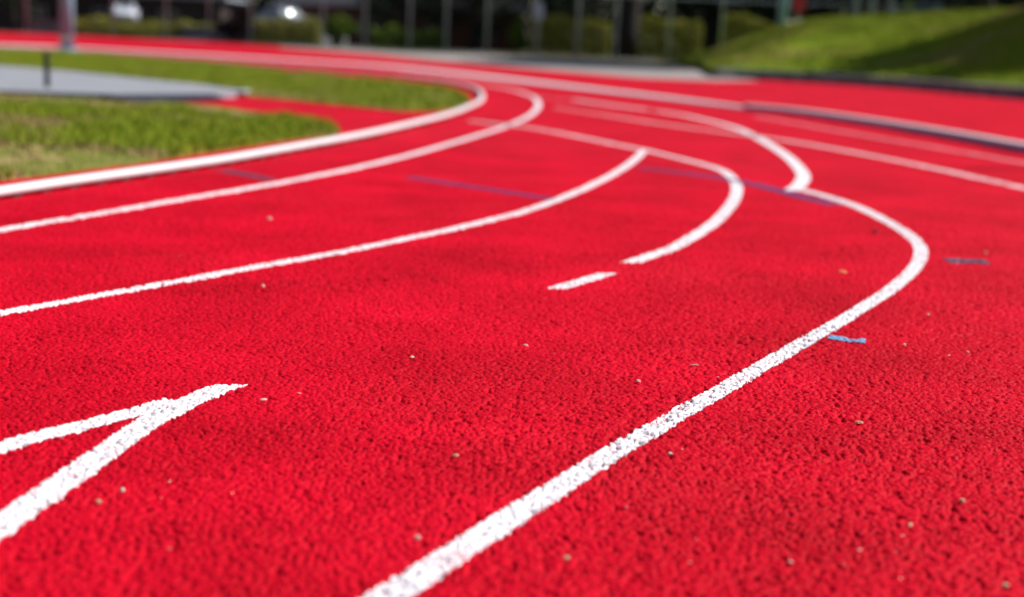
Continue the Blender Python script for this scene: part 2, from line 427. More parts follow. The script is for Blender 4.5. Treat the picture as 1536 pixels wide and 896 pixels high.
def even(G, step):
    d = np.r_[0, np.cumsum(np.linalg.norm(np.diff(G, axis=0), axis=1))]
    n = max(2, int(d[-1] / step)); t = np.linspace(0, d[-1], n)
    return np.stack([np.interp(t, d, G[:, 0]), np.interp(t, d, G[:, 1])], 1)

KH, KW = .038, .066
KP = [(-80, 301), (0, 289), (100, 274), (200, 260), (300, 245.5), (360, 236), (467, 217), (540, 203.5), (610, 188), (670, 173), (705, 160), (722, 150), (719, 137), (696, 128), (650, 120), (600, 114), (540, 109), (470, 103.5), (384, 97), (300, 90.5), (200, 83), (100, 76.5), (0, 71.5)]
KG = path(KP, z=.035, smooth=5)
KG = np.vstack([KG, [(-40, KG[-1][1] + 6)]])
kg = even(KG, .12)
kt = thing('track_kerb', 'raised white kerb rail bending round the grass infield', 'kerb')
kerb_sweep(kg, KW, KH, .024).build('rail', MT['alu'], kt, True)
fb = MB(); acc = 0
for i in range(1, len(kg) - 1):
    if kg[i][1] < 12 and i % 2 == 0 or i % 8 == 0:
        t = kg[i + 1] - kg[i]; a = math.atan2(t[1], t[0]); c, s_ = math.cos(a), math.sin(a)
        l, ww = .035, KW * .46
        fb.loft([[(kg[i][0] + c * x - s_ * y, kg[i][1] + s_ * x + c * y, z) for x, y in ((-l, -ww), (l, -ww), (l, ww), (-l, ww))] for z in (0.0, .03)])
ft = fb.build('foot', MT['dark'], kt); ft['kind'] = 'stuff'; ft['label'] = 'dark feet in a row below the rail'

RB = [(1640, 240), (1536, 222), (1435, 204), (1334, 187.5), (1234, 173), (1180, 166.5), (1120, 161)]
rg = even(path(RB, z=.04, smooth=4), .15)
rt = thing('boundary_rail', 'white raised bar with shaded blue side along the outer lane', 'kerb')
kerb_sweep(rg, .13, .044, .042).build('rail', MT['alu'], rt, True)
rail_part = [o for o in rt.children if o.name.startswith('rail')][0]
MB_sk = kerb_sweep(rg, .118, .042, .012); sk_ = MB_sk.build('shade_skirt', MT['shade_side'], rt, False); sk_['label'] = 'lower side of the bar with its shade put in as dark blue'  # blue colour stands in for the shade on the bar's lower side
fb = MB()
for i in range(1, len(rg) - 1, 4):
    t = rg[i + 1] - rg[i]; a = math.atan2(t[1], t[0]); c, s_ = math.cos(a), math.sin(a)
    fb.loft([[(rg[i][0] + c * x - s_ * y, rg[i][1] + s_ * x + c * y, z) for x, y in ((-.06, -.055), (.06, -.055), (.06, .055), (-.06, .055))] for z in (0.0, .03)])
ft = fb.build('foot', MT['dark'], rt); ft['kind'] = 'stuff'; ft['label'] = 'dark feet in a row below the bar'

OP = [(1128, 166), (1090, 161), (1000, 149), (880, 134.5), (768, 121), (659, 108.5), (559, 99), (470, 93.5), (384, 88.5), (300, 83.5), (200, 78), (100, 72.5), (0, 69)]
og = path(OP, smooth=4); og = even(np.vstack([og, [(-60, og[-1][1] + 9)]]), .4)
ot = round_sweep(og, np.interp(np.arange(len(og)) * .4, [0, 2, 12, 30], [.14, .25, .62, .8]), .045).build('outer_kerb', MT['alu'], None, True, label='long low rounded white kerb along the far straight', category='kerb')

# ------------------------------------------------------------------ infield lawns
def inside(px, py, poly):
    r = np.zeros(len(px), bool); n = len(poly); j = n - 1
    for i in range(n):
        xi, yi = poly[i]; xj, yj = poly[j]
        c = ((yi > py) != (yj > py)) & (px < (xj - xi) * (py - yi) / (yj - yi + 1e-12) + xi)
        r ^= c; j = i
    return r

SOILP = [(gp(40, 248), .50, .95), (gp(215, 149), 1.0, .42), (gp(330, 160), .8, .26), (gp(10, 145), 1.3, .30), (gp(130, 252), .28, .35)]
def dryness(x, y):
    d = .6 * vnoise(x, y, 1.3, 51) + .4 * vnoise(x, y, .4, 52)
    for c, r, k in SOILP: d = d + k * np.exp(-(((x - c[0]) * .6) ** 2 + ((y - c[1]) * .5) ** 2) / r ** 2)
    return d

def blades(name, poly, n, hgt, z, label, dry_thr=.615, extra=None):
    "upright tapered grass blades over a patch; dry straw where the turf is worn"
    P = np.array(poly); lo, hi = P.min(0), P.max(0); acc = []
    tot = 0
    while tot < n:
        q = rng.uniform(lo, hi, (n * 2, 2)); q = q[inside(q[:, 0], q[:, 1], poly)]
        if extra is not None: q = q[extra(q)]
        acc.append(q); tot += len(q)
    q = np.vstack(acc)[:n]
    d = dryness(q[:, 0], q[:, 1]); isdry = d + rng.normal(0, .05, n) > dry_thr
    keep = rng.random(n) < np.where(d > dry_thr + .25, .05, np.where(d > dry_thr + .07, .5, 1.0))
    h = hgt * rng.uniform(.5, 1.3, n) * np.where(isdry, .6, 1) * (.45 + 1.1 * vnoise(q[:, 0], q[:, 1], .35, 61))
    a = rng.uniform(0, 2 * np.pi, n); w = hgt * rng.uniform(.06, .12, n)
    lean = rng.uniform(.1, .6, n) * h; la = rng.uniform(0, 2 * np.pi, n)
    dx, dy = np.cos(a) * w, np.sin(a) * w
    v = np.zeros((n, 4, 3))
    v[:, 0] = np.stack([q[:, 0] - dx, q[:, 1] - dy, np.full(n, z)], 1); v[:, 1] = np.stack([q[:, 0] + dx, q[:, 1] + dy, np.full(n, z)], 1)
    tx = q[:, 0] + np.cos(la) * lean; ty = q[:, 1] + np.sin(la) * lean
    v[:, 2] = np.stack([tx + dx * .25, ty + dy * .25, z + h], 1); v[:, 3] = np.stack([tx - dx * .25, ty - dy * .25, z + h], 1)
    par = None
    for nm, msk, mat in (('grass', keep & ~isdry, 'blade'), ('dry_grass', keep & isdry, 'dryblade')):
        vv = v[msk].reshape(-1, 3)
        o = link(nm, mesh_np(nm, vv, np.arange(len(vv)).reshape(-1, 4), MT[mat]), kind='stuff')
        o['label'] = label[0] if nm == 'grass' else label[1]

A = [(0, 134), (60, 138), (150, 144), (250, 151), (330, 159), (400, 169.5), (470, 184), (512, 194.5), (500, 201), (450, 206), (400, 213), (300, 228), (200, 244), (100, 256), (0, 268)]
lawnA = [tuple(gp(*p, .02)) for p in A] + [(-12, gp(0, 268)[1] - 4), (-12, gp(0, 137)[1] - 1)]
poly_obj('lawn', lawnA, MT['lawn'], .012, .012, kind='structure')
blades('lawnA', lawnA, 100000, .060, .012, ('green grass of the worn near lawn by the white kerb', 'dry straw coloured grass in the worn near lawn'), extra=lambda q: np.abs(q[:, 0]) < .45 * q[:, 1] + 1)
B = [(0, 73.5), (100, 78), (200, 85), (300, 93), (384, 101), (480, 110.5), (600, 121), (672, 132), (702, 143), (706, 150), (692, 159), (660, 164.5), (600, 164.5), (520, 157), (440, 149), (368, 143), (366, 133), (300, 127), (200, 117), (100, 107), (0, 99)]
lawnB = [tuple(gp(*p, .02)) for p in B] + [(-30, gp(0, 99)[1] + 14), (-40, gp(0, 74)[1] + 8)]
poly_obj('lawn', lawnB, MT['lawn'], .012, .012, kind='structure')
blades('lawnB', lawnB, 110000, .055, .012, ('green grass of the far strip beyond the grey slab', 'dry grass in the far strip beyond the grey slab'), dry_thr=.66, extra=lambda q: np.abs(q[:, 0]) < .4 * q[:, 1] + 1.5)

# grey slab (runway) with its dark front edge modelled as a navy strip
sl = [gp(368, 136, .07), gp(300, 126.5, .07), gp(200, 117, .07), gp(100, 106.5, .07), gp(0, 98.5, .07), np.array([-16, gp(0, 98)[1] + 8]), np.array([-16, gp(0, 140)[1] - 4]), gp(0, 136, .07), gp(170, 141.5, .07), gp(330, 140, .07)]
st = thing('runway_slab', 'long grey concrete runway slab between the two lawns', 'slab')
poly_obj('slab', [tuple(p) for p in sl], MT['slab'], .07, .07, st)
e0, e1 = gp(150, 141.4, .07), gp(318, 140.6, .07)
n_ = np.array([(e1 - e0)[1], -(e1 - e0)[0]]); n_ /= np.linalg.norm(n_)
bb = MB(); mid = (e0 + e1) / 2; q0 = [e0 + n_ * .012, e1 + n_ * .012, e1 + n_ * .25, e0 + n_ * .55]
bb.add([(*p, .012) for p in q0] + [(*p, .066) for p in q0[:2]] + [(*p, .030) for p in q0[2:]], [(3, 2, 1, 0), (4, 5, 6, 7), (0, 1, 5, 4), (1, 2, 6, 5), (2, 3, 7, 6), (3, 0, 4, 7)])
bb.build('edge_strip', plain('navy_strip', (.006, .008, .028), .7), st, label='dark navy sloping strip along the front of the slab')
c1 = gp(365, 136, .075)
MB().box((c1[0] - .06, c1[1] + .0, .066), (.22, .40, .03), .008).build('end_board', MT['fascia'], st, label='pale board at the tip of the slab')

# short dark post standing at the slab
p = gp(71, 140)
t = thing('marker_post', 'short thin black post in front of the grey slab', 'post', (p[0], p[1], .012))
MB().box((0, 0, .225), (.055, .05, .45), .006).build('post', MT['dark'], t)
MB().box((0, 0, .456), (.07, .064, .012), .004).build('cap', MT['dark'], t)
MB().box((0, 0, .010), (.13, .13, .02), .004).build('base_plate', MT['dark'], t)

# ------------------------------------------------------------------ stadium light pole
p = gp(101, 76)
t = thing('light_pole', 'thick galvanised light pole standing on the grass by the far track', 'light pole', (p[0], p[1], .01))
MB().lathe((0, 0, 0), [(.21, .03), (.205, 2.0), (.19, 6), (.15, 13), (.14, 14)], 32).build('shaft', MT['steel'], t, True)
MB().lathe((0, 0, 0), [(.34, 0), (.34, .03), (.33, .045), (.215, .05)], 32).build('base_plate', MT['steel'], t, False)
MB().lathe((0, 0, 0), [(.213, .30), (.235, .31), (.235, .40), (.213, .41)], 32).build('collar', MT['chrome'], t, False)
for k in range(6):
    a = k * math.pi / 3 + .3
    MB().lathe((math.cos(a) * .285, math.sin(a) * .285, .045), [(.03, 0), (.03, .03), (.016, .03), (.016, .07)], 6).build('bolt', MT['chrome'], t)
MB().box((0, 0, 13.9), (3.2, .14, .14), .02).build('cross_arm', MT['steel'], t)
for k in range(4):
    MB().loft([[(x0, y0 - .25 * (z0 < 13.6), z0) for x0, y0 in ((k * .9 - 1.6, -.2), (k * .9 - 1.1, -.2), (k * .9 - 1.1, .1), (k * .9 - 1.6, .1))] for z0 in (13.4, 13.8)]).build('floodlight', MT['steel'], t)

# ------------------------------------------------------------------ path, kerb and hill on the far right
far = [(420, 70.0), (520, 74.5), (590, 78.5), (680, 81.5), (768, 85), (850, 89), (930, 93), (990, 96.5), (1040, 103), (1078, 112)]
near = [(1140, 121.5), (1070, 122), (960, 117.5), (880, 110.5), (768, 101), (640, 90), (560, 82), (480, 76), (420, 72)]
pp = [tuple(gp(*q)) for q in far] + [tuple(gp(*q)) for q in near]
poly_obj('path', pp, MT['conc'], .008, .06, kind='structure')

KB = [(1078, 117), (1110, 118), (1152, 120), (1250, 126), (1350, 133), (1450, 142.5), (1536, 150), (1640, 160)]
kbg = even(path(KB, smooth=4, post=[(24, 18)]), .6)
T = np.gradient(kbg, axis=0); T /= np.linalg.norm(T, axis=1)[:, None]; Nn = np.stack([-T[:, 1], T[:, 0]], 1)
if Nn[len(Nn) // 2][0] < 0: Nn = -Nn
ck = MB().loft([[(p[0] + n[0] * a, p[1] + n[1] * a, z) for a, z in ((0, -.02), (0, .24), (.03, .26), (.30, .26), (.30, -.02))] for p, n in zip(kbg, Nn)])
ck.build('concrete_kerb', MT['kerb'], None, False, label='long grey concrete kerb along the foot of the grass hill', category='kerb')

# hill: foot follows the kerb, crest rises to the right
foot = np.vstack([[gp(985, 96.5), gp(1020, 100.5), gp(1055, 107)], kbg + Nn * .29])
cr_px = [(1010, 92, 84), (1060, 82, 80), (1100, 68, 76), (1150, 50, 71), (1200, 34, 68), (1240, 28, 66), (1300, 25, 62), (1400, 21, 58), (1480, 17, 54), (1536, 13, 50), (1640, 6, 45), (1760, 0, 40)]
crest = np.array([at(*q) for q in cr_px])
nf = 60
d = np.r_[0, np.cumsum(np.linalg.norm(np.diff(foot, axis=0), axis=1))]; tt = np.linspace(0, 1, nf)
fo = np.stack([np.interp(tt * d[-1], d, foot[:, 0]), np.interp(tt * d[-1], d, foot[:, 1]), np.full(nf, .20)], 1)
C = catmull(crest, n=10); d2 = np.r_[0, np.cumsum(np.linalg.norm(np.diff(C, axis=0), axis=1))]
cr_ = np.stack([np.interp(tt * d2[-1], d2, C[:, k]) for k in range(3)], 1)
rows = []
for s in np.linspace(0, 1, 26):
    r = fo * (1 - s) + cr_ * s
    e = s * s * (3 - 2 * s); r[:, 2] = fo[:, 2] + (cr_[:, 2] - fo[:, 2]) * (.55 * s + .45 * e)
    r[:, 2] += (vnoise(r[:, 0], r[:, 1], 2.6, 90) - .5) * .16 * math.sin(math.pi * s)
    rows.append(r)
for k, (oy, dz) in enumerate(((2, .02), (5, .0), (12, -.1), (30, -.3))):
    r = cr_.copy(); r[:, 1] += oy; r[:, 0] += oy * .25; r[:, 2] += dz; rows.append(r)
HV = np.array(rows); ix = np.arange(HV.shape[0] * nf).reshape(-1, nf)
hf = np.stack([ix[:-1, :-1], ix[:-1, 1:], ix[1:, 1:], ix[1:, :-1]], -1).reshape(-1, 4)
hm = mesh_np('hill', HV.reshape(-1, 3), hf, MT['hill'], True)
if hm.polygons[300].normal.z < 0: hm.flip_normals()
link('hill', hm, kind='structure')
# blades of turf on the hill
nb = 120000
s_ = rng.random(nb) ** .9 * 25; u_ = rng.random(nb) * (nf - 1.001)
i0 = np.floor(s_).astype(int); j0 = np.floor(u_).astype(int); a_ = (s_ - i0)[:, None]; b_ = (u_ - j0)[:, None]
q = (HV[i0, j0] * (1 - a_) + HV[i0 + 1, j0] * a_) * (1 - b_) + (HV[i0, j0 + 1] * (1 - a_) + HV[i0 + 1, j0 + 1] * a_) * b_
h_ = rng.uniform(.04, .13, nb) * (.5 + vnoise(q[:, 0], q[:, 1], 1.2, 95)); a = rng.uniform(0, 6.28, nb); w_ = rng.uniform(.010, .022, nb)
v = np.zeros((nb, 4, 3)); dx = np.cos(a) * w_; dy = np.sin(a) * w_; lx = rng.normal(0, .03, nb); ly = rng.normal(0, .03, nb)
v[:, 0] = q - np.stack([dx, dy, dx * 0 + .01], 1); v[:, 1] = q + np.stack([dx, dy, dx * 0 - .01], 1)
v[:, 2] = q + np.stack([lx + dx * .2, ly + dy * .2, h_], 1); v[:, 3] = q + np.stack([lx - dx * .2, ly - dy * .2, h_], 1)
dr = vnoise(q[:, 0], q[:, 1], 1.7, 97) + rng.normal(0, .12, nb) > .80
for nm, msk, mat, lb in (('grass', ~dr, 'blade', 'green turf covering the hill at the right'), ('dry_grass', dr, 'dryblade', 'dry tufts on the hill at the right')):
    vv = v[msk].reshape(-1, 3); o = link(nm, mesh_np(nm, vv, np.arange(len(vv)).reshape(-1, 4), MT[mat]), kind='stuff'); o['label'] = lb

# ------------------------------------------------------------------ fence
fx = [-30, 40, 105, 170, 250, 314, 376, 484, 547, 614, 669, 730, 805, 866, 924, 1003, 1082, 1172, 1262, 1350, 1440]
fy = [110, 108, 106, 104, 100, 97.5, 95.5, 92, 90, 88, 87, 86, 85.5, 85, 85, 85, 85, 85, 85, 85, 85]
fence = thing('chain_link_fence', 'tall chain link fence on grey posts behind the track', 'fence')
pts = []
for k, (px, Y) in enumerate(zip(fx, fy)):
    P_ = at(px, 60, Y); pts.append((P_[0], Y))
    b = MB().lathe((P_[0], Y, -.06), [(.072, 0), (.072, 3.62), (.08, 3.63), (.05, 3.69), (.0, 3.71)], 12)
    b.build('post', MT['fpost'], fence, True)
wb = MB(); rb = MB(); WH = 3.55
for (xa, ya), (xb, yb) in zip(pts[:-1], pts[1:]):
    Ld = math.hypot(xb - xa, yb - ya); ex, ey = (xb - xa) / Ld, (yb - ya) / Ld; r = .0015
    step = .11
    k = -WH
    while k < Ld:
        for sgn in (1, -1):
            s0, s1 = k, k + WH; z0, z1 = 0.0, WH
            if sgn < 0: z0, z1 = WH, 0.0
            c0, c1_ = max(s0, 0), min(s1, Ld)
            if c1_ - c0 < .05: continue
            f0 = (c0 - s0) / WH; f1 = (c1_ - s0) / WH
            za, zb = z0 + (z1 - z0) * f0, z0 + (z1 - z0) * f1
            A_ = (xa + ex * c0, ya + ey * c0 - .07 + .004 * sgn, za); B_ = (xa + ex * c1_, ya + ey * c1_ - .07 + .004 * sgn, zb)
            wb.add([(A_[0] - r, A_[1], A_[2] + r), (A_[0] + r, A_[1], A_[2] - r), (B_[0] + r, B_[1], B_[2] - r), (B_[0] - r, B_[1], B_[2] + r),
                    (A_[0], A_[1] - r, A_[2]), (B_[0], B_[1] - r, B_[2])], [(0, 1, 2, 3), (0, 4, 5, 3), (1, 2, 5, 4)])
        k += step
    pass
wb.build('wire_mesh', MT['wire'], fence)
for z, nm in ((3.54, 'top_rail'), (.05, 'bottom_rail')):
    MB().tube([(x_, y_, z) for x_, y_ in pts], .022, 8).build(nm, MT['fpost'], fence, True)

# notice sign wired to the fence
P_ = at(808, 17, 85.3)
t = thing('notice_sign', 'small pale notice sign hung on a fence post', 'sign', (P_[0], 85.28, P_[2]))
MB().box((0, 0, 0), (.55, .02, .85), .004).build('panel', MT['signwhite'], t)
MB().box((0, .03, .3), (.05, .05, .05)).build('bracket', MT['fpost'], t)

# ------------------------------------------------------------------ foliage
def leaf_cloud(n, centre, radii, size, clumps=26, flat=False, seed=0, box=None, hollow=.35):
    r = np.random.default_rng(seed)
    if box is None:
        c = r.normal(0, 1, (clumps, 3)); c /= np.linalg.norm(c, axis=1)[:, None]; c *= (r.random(clumps) ** .45)[:, None]
        cc = c * np.array(radii) + np.array(centre); crad = np.array(radii).mean() * r.uniform(.22, .42, clumps)
        k = r.integers(0, clumps, n); d = r.normal(0, 1, (n, 3)); d /= np.linalg.norm(d, axis=1)[:, None]
        q = cc[k] + d * (crad[k] * (r.random(n) ** hollow))[:, None]
    else:
        q = r.uniform(-.5, .5, (n, 3)) * np.array(box) + np.array(centre)
        # denser at the faces
        ax = r.integers(0, 3, n); m = r.random(n) < .6
        for a in range(3):
            s = m & (ax == a); sg = np.sign(r.random(s.sum()) - .5) if a < 2 else np.ones(s.sum())
            q[s, a] = centre[a] + sg * box[a] / 2 + r.normal(0, .05, s.sum())
        q[:, 2] += (vnoise(q[:, 0] + seed * 7, q[:, 1], .9, 5) - .5) * .6 * np.clip((q[:, 2] - centre[2]) / box[2] + .5, 0, 1)
    nrm = r.normal(0, 1, (n, 3)); nrm[:, 2] += .5; nrm /= np.linalg.norm(nrm, axis=1)[:, None]
    t = np.cross(nrm, r.normal(0, 1, (n, 3))); t /= np.linalg.norm(t, axis=1)[:, None]; b = np.cross(nrm, t)
    s = size * r.uniform(.6, 1.4, n)[:, None]
    v = np.stack([q - t * s, q - b * s * .5, q + t * s, q + b * s * .5], 1).reshape(-1, 3)
    return v, np.arange(4 * n).reshape(-1, 4)

def tree(x, y, h, cr, crown_lo, mat, label, seed, n=9000, tr=.25, cat='tree', grp=None, name='tree', leaf=.16, clumps=34):
    t = thing(name, label, cat, (x, y, -.06), 0, grp)
    r = random.Random(seed); b = MB(); top = h * .8
    pts_ = [(0, 0, 0), (r.uniform(-.1, .1), 0, h * .12), (r.uniform(-.3, .3), r.uniform(-.2, .2), h * .4), (r.uniform(-.4, .4), 0, top)]
    b.tube(pts_, [tr * 1.5, tr, tr * .75, tr * .2], 10)
    for k in range(7):
        a = k * 2.4 + r.random(); z0 = crown_lo + (h - crown_lo) * r.uniform(.0, .5); L_ = cr * r.uniform(.6, .95)
        b.tube([(0, 0, z0 - .4), (math.cos(a) * L_ * .5, math.sin(a) * L_ * .5, z0 + L_ * .3), (math.cos(a) * L_, math.sin(a) * L_, z0 + L_ * .55)], [tr * .45, tr * .28, tr * .08], 7)
    b.build('trunk', MT['bark'], t, True)
    v, f = leaf_cloud(n, (0, 0, (h + crown_lo) / 2), (cr, cr, (h - crown_lo) / 2), leaf, clumps, seed=seed)
    link('crown', mesh_np('crown', v, f, MT[mat]), t)
    return t

def hedge(px0, px1, ytop, Y, depth, mat, label, seed, name='hedge', ybot=None, cat='hedge'):
    a, b = at(px0, ytop, Y), at(px1, ytop, Y); top = (a[2] + b[2]) / 2
    ln = b[0] - a[0]; n = int(900 * ln * top * .9) + 800
    t = thing(name, label, cat, ((a[0] + b[0]) / 2, Y, -.06))
    if cat != 'hedge': v, f = leaf_cloud(6000, (0, 0, top / 2 + .05), (ln * .42, depth * .42, top * .42), .085, 22, seed=seed)
    else: v, f = leaf_cloud(min(n, 14000), (0, 0, top / 2 + .08), None, .075, seed=seed, box=(ln, depth, top))
    link('foliage', mesh_np('foliage', v, f, MT[mat]), t)
    r = random.Random(seed)
    for i in range(max(2, int(ln / .8))):
        x = -ln / 2 + (i + .5) * ln / max(2, int(ln / .8))
        k = MB(); k.tube([(x, 0, 0), (x + r.uniform(-.1, .1), r.uniform(-.1, .1), top * .5), (x + r.uniform(-.3, .3), r.uniform(-.2, .2), top * .9)], [.04, .03, .01], 6); k.build('stem', MT['bark'], t)

hedge(112, 318, 33, 107, 1.3, 'hedge', 'long yellow green clipped hedge behind the fence at left', 1)
hedge(384, 478, 33, 98, 1.2, 'hedge', 'clipped hedge between the plum bush and the tall green shrub', 2)
hedge(482, 540, 12, 97, 1.4, 'hedgegreen', 'taller rounded green shrub beside the clipped hedge', 3, 'shrub', cat='shrub')
hedge(560, 668, 44, 96, 1.0, 'hedgegreen', 'low dark green hedge in deep shade', 4)
hedge(766, 797, 18, 96, .9, 'hedgegreen', 'small bright green bush beside the notice sign', 5, 'bush', cat='bush')
hedge(800, 914, 30, 95, 1.3, 'hedge', 'clipped hedge left of the big dark trunk', 6)
hedge(962, 1052, 33, 94, 1.2, 'hedge', 'clipped hedge right of the big dark trunk', 7)
hedge(1084, 1160, 31, 93, 1.2, 'hedge', 'clipped hedge rising behind the end of the hill', 8)
hedge(1338, 1384, -2, 90, 1.0, 'hedgegreen', 'green bush behind the crest of the hill', 9, 'bush', cat='bush')
# plum bush
P_ = at(352, 60, 97)
t = thing('bush', 'round dark plum coloured bush behind the fence', 'bush', (P_[0], 97, -.06))
v, f = leaf_cloud(6000, (0, 0, 1.35), (1.15, 1.0, 1.25), .08, 24, seed=12); link('foliage', mesh_np('foliage', v, f, MT['plum']), t)
MB().tube([(0, 0, 0), (.05, 0, .6), (.1, .05, 1.4)], [.08, .06, .03], 8).build('stem', MT['bark'], t)

# trees: trunks and low crowns behind the hedges
for k, (px, Y, h, crr, lo, tr, n, lb) in enumerate([
    (20, 124, 13, 5.5, 1.2, .35, 9000, 'broad dark tree at the far left behind the fence'),
    (290, 136, 11, 4.5, 3.4, .28, 7000, 'dark tree with bare lower trunk behind the long yellow hedge'),
    (610, 109.5, 12, 4.4, .3, .3, 10000, 'dense dark tree with branches down to the low hedge'),
    (712, 109, 12, 4.2, .3, .3, 10000, 'dense dark tree left of the notice sign'),
    (860, 112, 13, 4.8, 1.6, .3, 9000, 'dark tree behind the hedge beside the big trunk'),
    (942, 99, 15, 4.2, 6.5, .75, 9000, 'tree with a very thick dark trunk between two clipped hedges'),
    (1060, 116, 12, 4.8, 1.5, .3, 9000, 'dark tree behind the end of the hill'),
    (1480, 84, 12, 5.0, 1.0, .4, 12000, 'dark tree beyond the crest at the far right'),
    ]):
    P_ = at(px, 60, Y)
    tree(P_[0], Y, h, crr, lo, 'leaf', lb, 30 + k, n, tr, grp='trees behind the fence')
# shade trees outside the frame, right of the track
tree(24.9, 45.6, 13.5, 5.0, 7.5, 'leaf2', 'tall tree standing off the hill and shading it', 50, 42000, .4, leaf=.34, clumps=110)
tree(25.0, 40.6, 12.5, 4.2, 7.5, 'leaf2', 'second shade tree farther off the right side of the hill', 51, 42000, .4, leaf=.34, clumps=110)
for k, (x, y, lb) in enumerate([(22.0, 59.5, 'nearest of the very tall slim trees behind the hill'), (22.4, 67.5, 'middle one of the very tall slim trees behind the hill'), (23.6, 77, 'farthest of the very tall slim trees behind the hill'), (21.6, 63.4, 'very tall slim tree between the nearest and the middle one'), (22.2, 72, 'very tall slim tree between the middle and the farthest one')]):
    tree(x, y, 24, 3.8, 17, 'leaf2', lb, 52 + k, 20000, .3, leaf=.26)
for k, (x, y, h, c) in enumerate([(18, 112, 15, 6), (40, 104, 14, 6), (6, 116, 14, 5.5)]):
    tree(x, y + 6, h, c, 2.5, 'leaf', ['tall dark tree behind the brown wall', 'tall tree far behind the hill', 'tall dark tree behind the middle of the fence'][k], 60 + k, 10000, .35, grp='trees behind the fence')

# far wood closing the view
v, f = leaf_cloud(60000, (-6, 158, 7), None, .55, seed=77, box=(150, 9, 15))
o = link('woods', mesh_np('woods', v, f, MT['leaf']), kind='stuff'); o['label'] = 'dark dense wood closing the view behind everything'
v, f = leaf_cloud(9000, (34, 112, 6), None, .5, seed=78, box=(34, 5, 12.5))
o = link('woods', mesh_np('woods', v, f, MT['leaf']), kind='stuff'); o['label'] = 'dark wood behind the crest of the hill'
# ------------------------------------------------------------------ buildings
def building(x0, x1, Y, depth, hgt, wall, label, wins, name='building', over=.7):
    t = thing(name, label, 'building', ((x0 + x1) / 2, Y, -.06)); w = x1 - x0
    b = MB(); b.box((0, depth / 2, hgt / 2), (w, depth, hgt)); b.build('wall', MT[wall], t)
    MB().box((0, depth / 2, hgt + .14), (w + 2 * over, depth + 2 * over, .28), .02).build('fascia', MT['fascia'], t)
    rf = MB(); X, D0, D1, z = w / 2 + over, -over, depth + over, hgt + .285
    rf.add([(-X, D0, z), (X, D0, z), (X, D1, z), (-X, D1, z), (-X + 2, depth / 2, z + 2.2), (X - 2, depth / 2, z + 2.2)], [(0, 1, 5, 4), (1, 2, 5), (2, 3, 4, 5), (3, 0, 4), (3, 2, 1, 0)])
    rf.build('roof', MT['roof'], t)
    for (u, zc, ww, hh) in wins:
        f = MB()
        for dx, dz, sx, sz in ((0, hh / 2, ww + .16, .08), (0, -hh / 2, ww + .16, .08), (-ww / 2, 0, .08, hh - .08), (ww / 2, 0, .08, hh - .08), (0, 0, .05, hh - .08)):
            f.box((u + dx, -.03, zc + dz), (sx, .05, sz))
        fo_ = f.build('window', MT['fascia'], t)
        MB().box((u, -.006, zc), (ww - .08, .01, hh - .08)).build('pane', MT['glass'], fo_)
    return t
a = at(-120, 60, 135)[0]; b = at(330, 60, 135)[0]
building(a, b, 135, 9, 3.5, 'brownwall', 'long low dark building far behind the left hedge', [(-8, 1.7, 1.6, 1.3), (-3, 1.7, 1.6, 1.3), (3, 1.7, 1.6, 1.3), (9, 1.7, 1.6, 1.3)])
a = at(425, 60, 116)[0]; b = at(780, 60, 116)[0]
building(a, b, 116, 9, 3.05, 'brick', 'red brown brick building with pale eaves behind the trees', [(-6.8, 1.5, 1.4, 1.2), (-2.5, 1.5, 1.4, 1.2), (2.5, 1.5, 1.4, 1.2), (6.5, 1.5, 1.4, 1.2)])
a = at(1092, 60, 112)[0]; b = at(1275, 60, 112)[0]
building(a, b, 112, 10, 4.2, 'brownwall', 'dark brown building behind the crest of the hill', [(-2.5, 2.4, 1.5, 1.2)])
# pale columns of a shelter behind the crest
P0, P1 = at(1284, 20, 92), at(1338, 20, 92)
t = thing('shelter', 'shelter on three pale columns behind the crest of the hill', 'shelter', ((P0[0] + P1[0]) / 2, 92, -.06))
for px in (1284, 1307, 1336):
    MB().box((at(px, 20, 92)[0] - (P0[0] + P1[0]) / 2, 0, 2.4), (.34, .34, 4.8), .02).build('column', MT['fascia'], t)
MB().box((0, 1.5, 4.95), (4.2, 4.4, .3), .03).build('roof', MT['roof'], t)
MB().box((0, 3.2, 2.4), (3.6, .2, 4.8)).build('wall', MT['brownwall'], t)

# raised car park behind the hedges
cpk = [(-36, 108.8), (-26, 108.8), (-19.5, 99.6), (-13.4, 99.4), (-13.4, 114), (-36, 115.5)]
poly_obj('car_park', cpk, MT['kerb'], 1.0, 1.06, kind='structure')
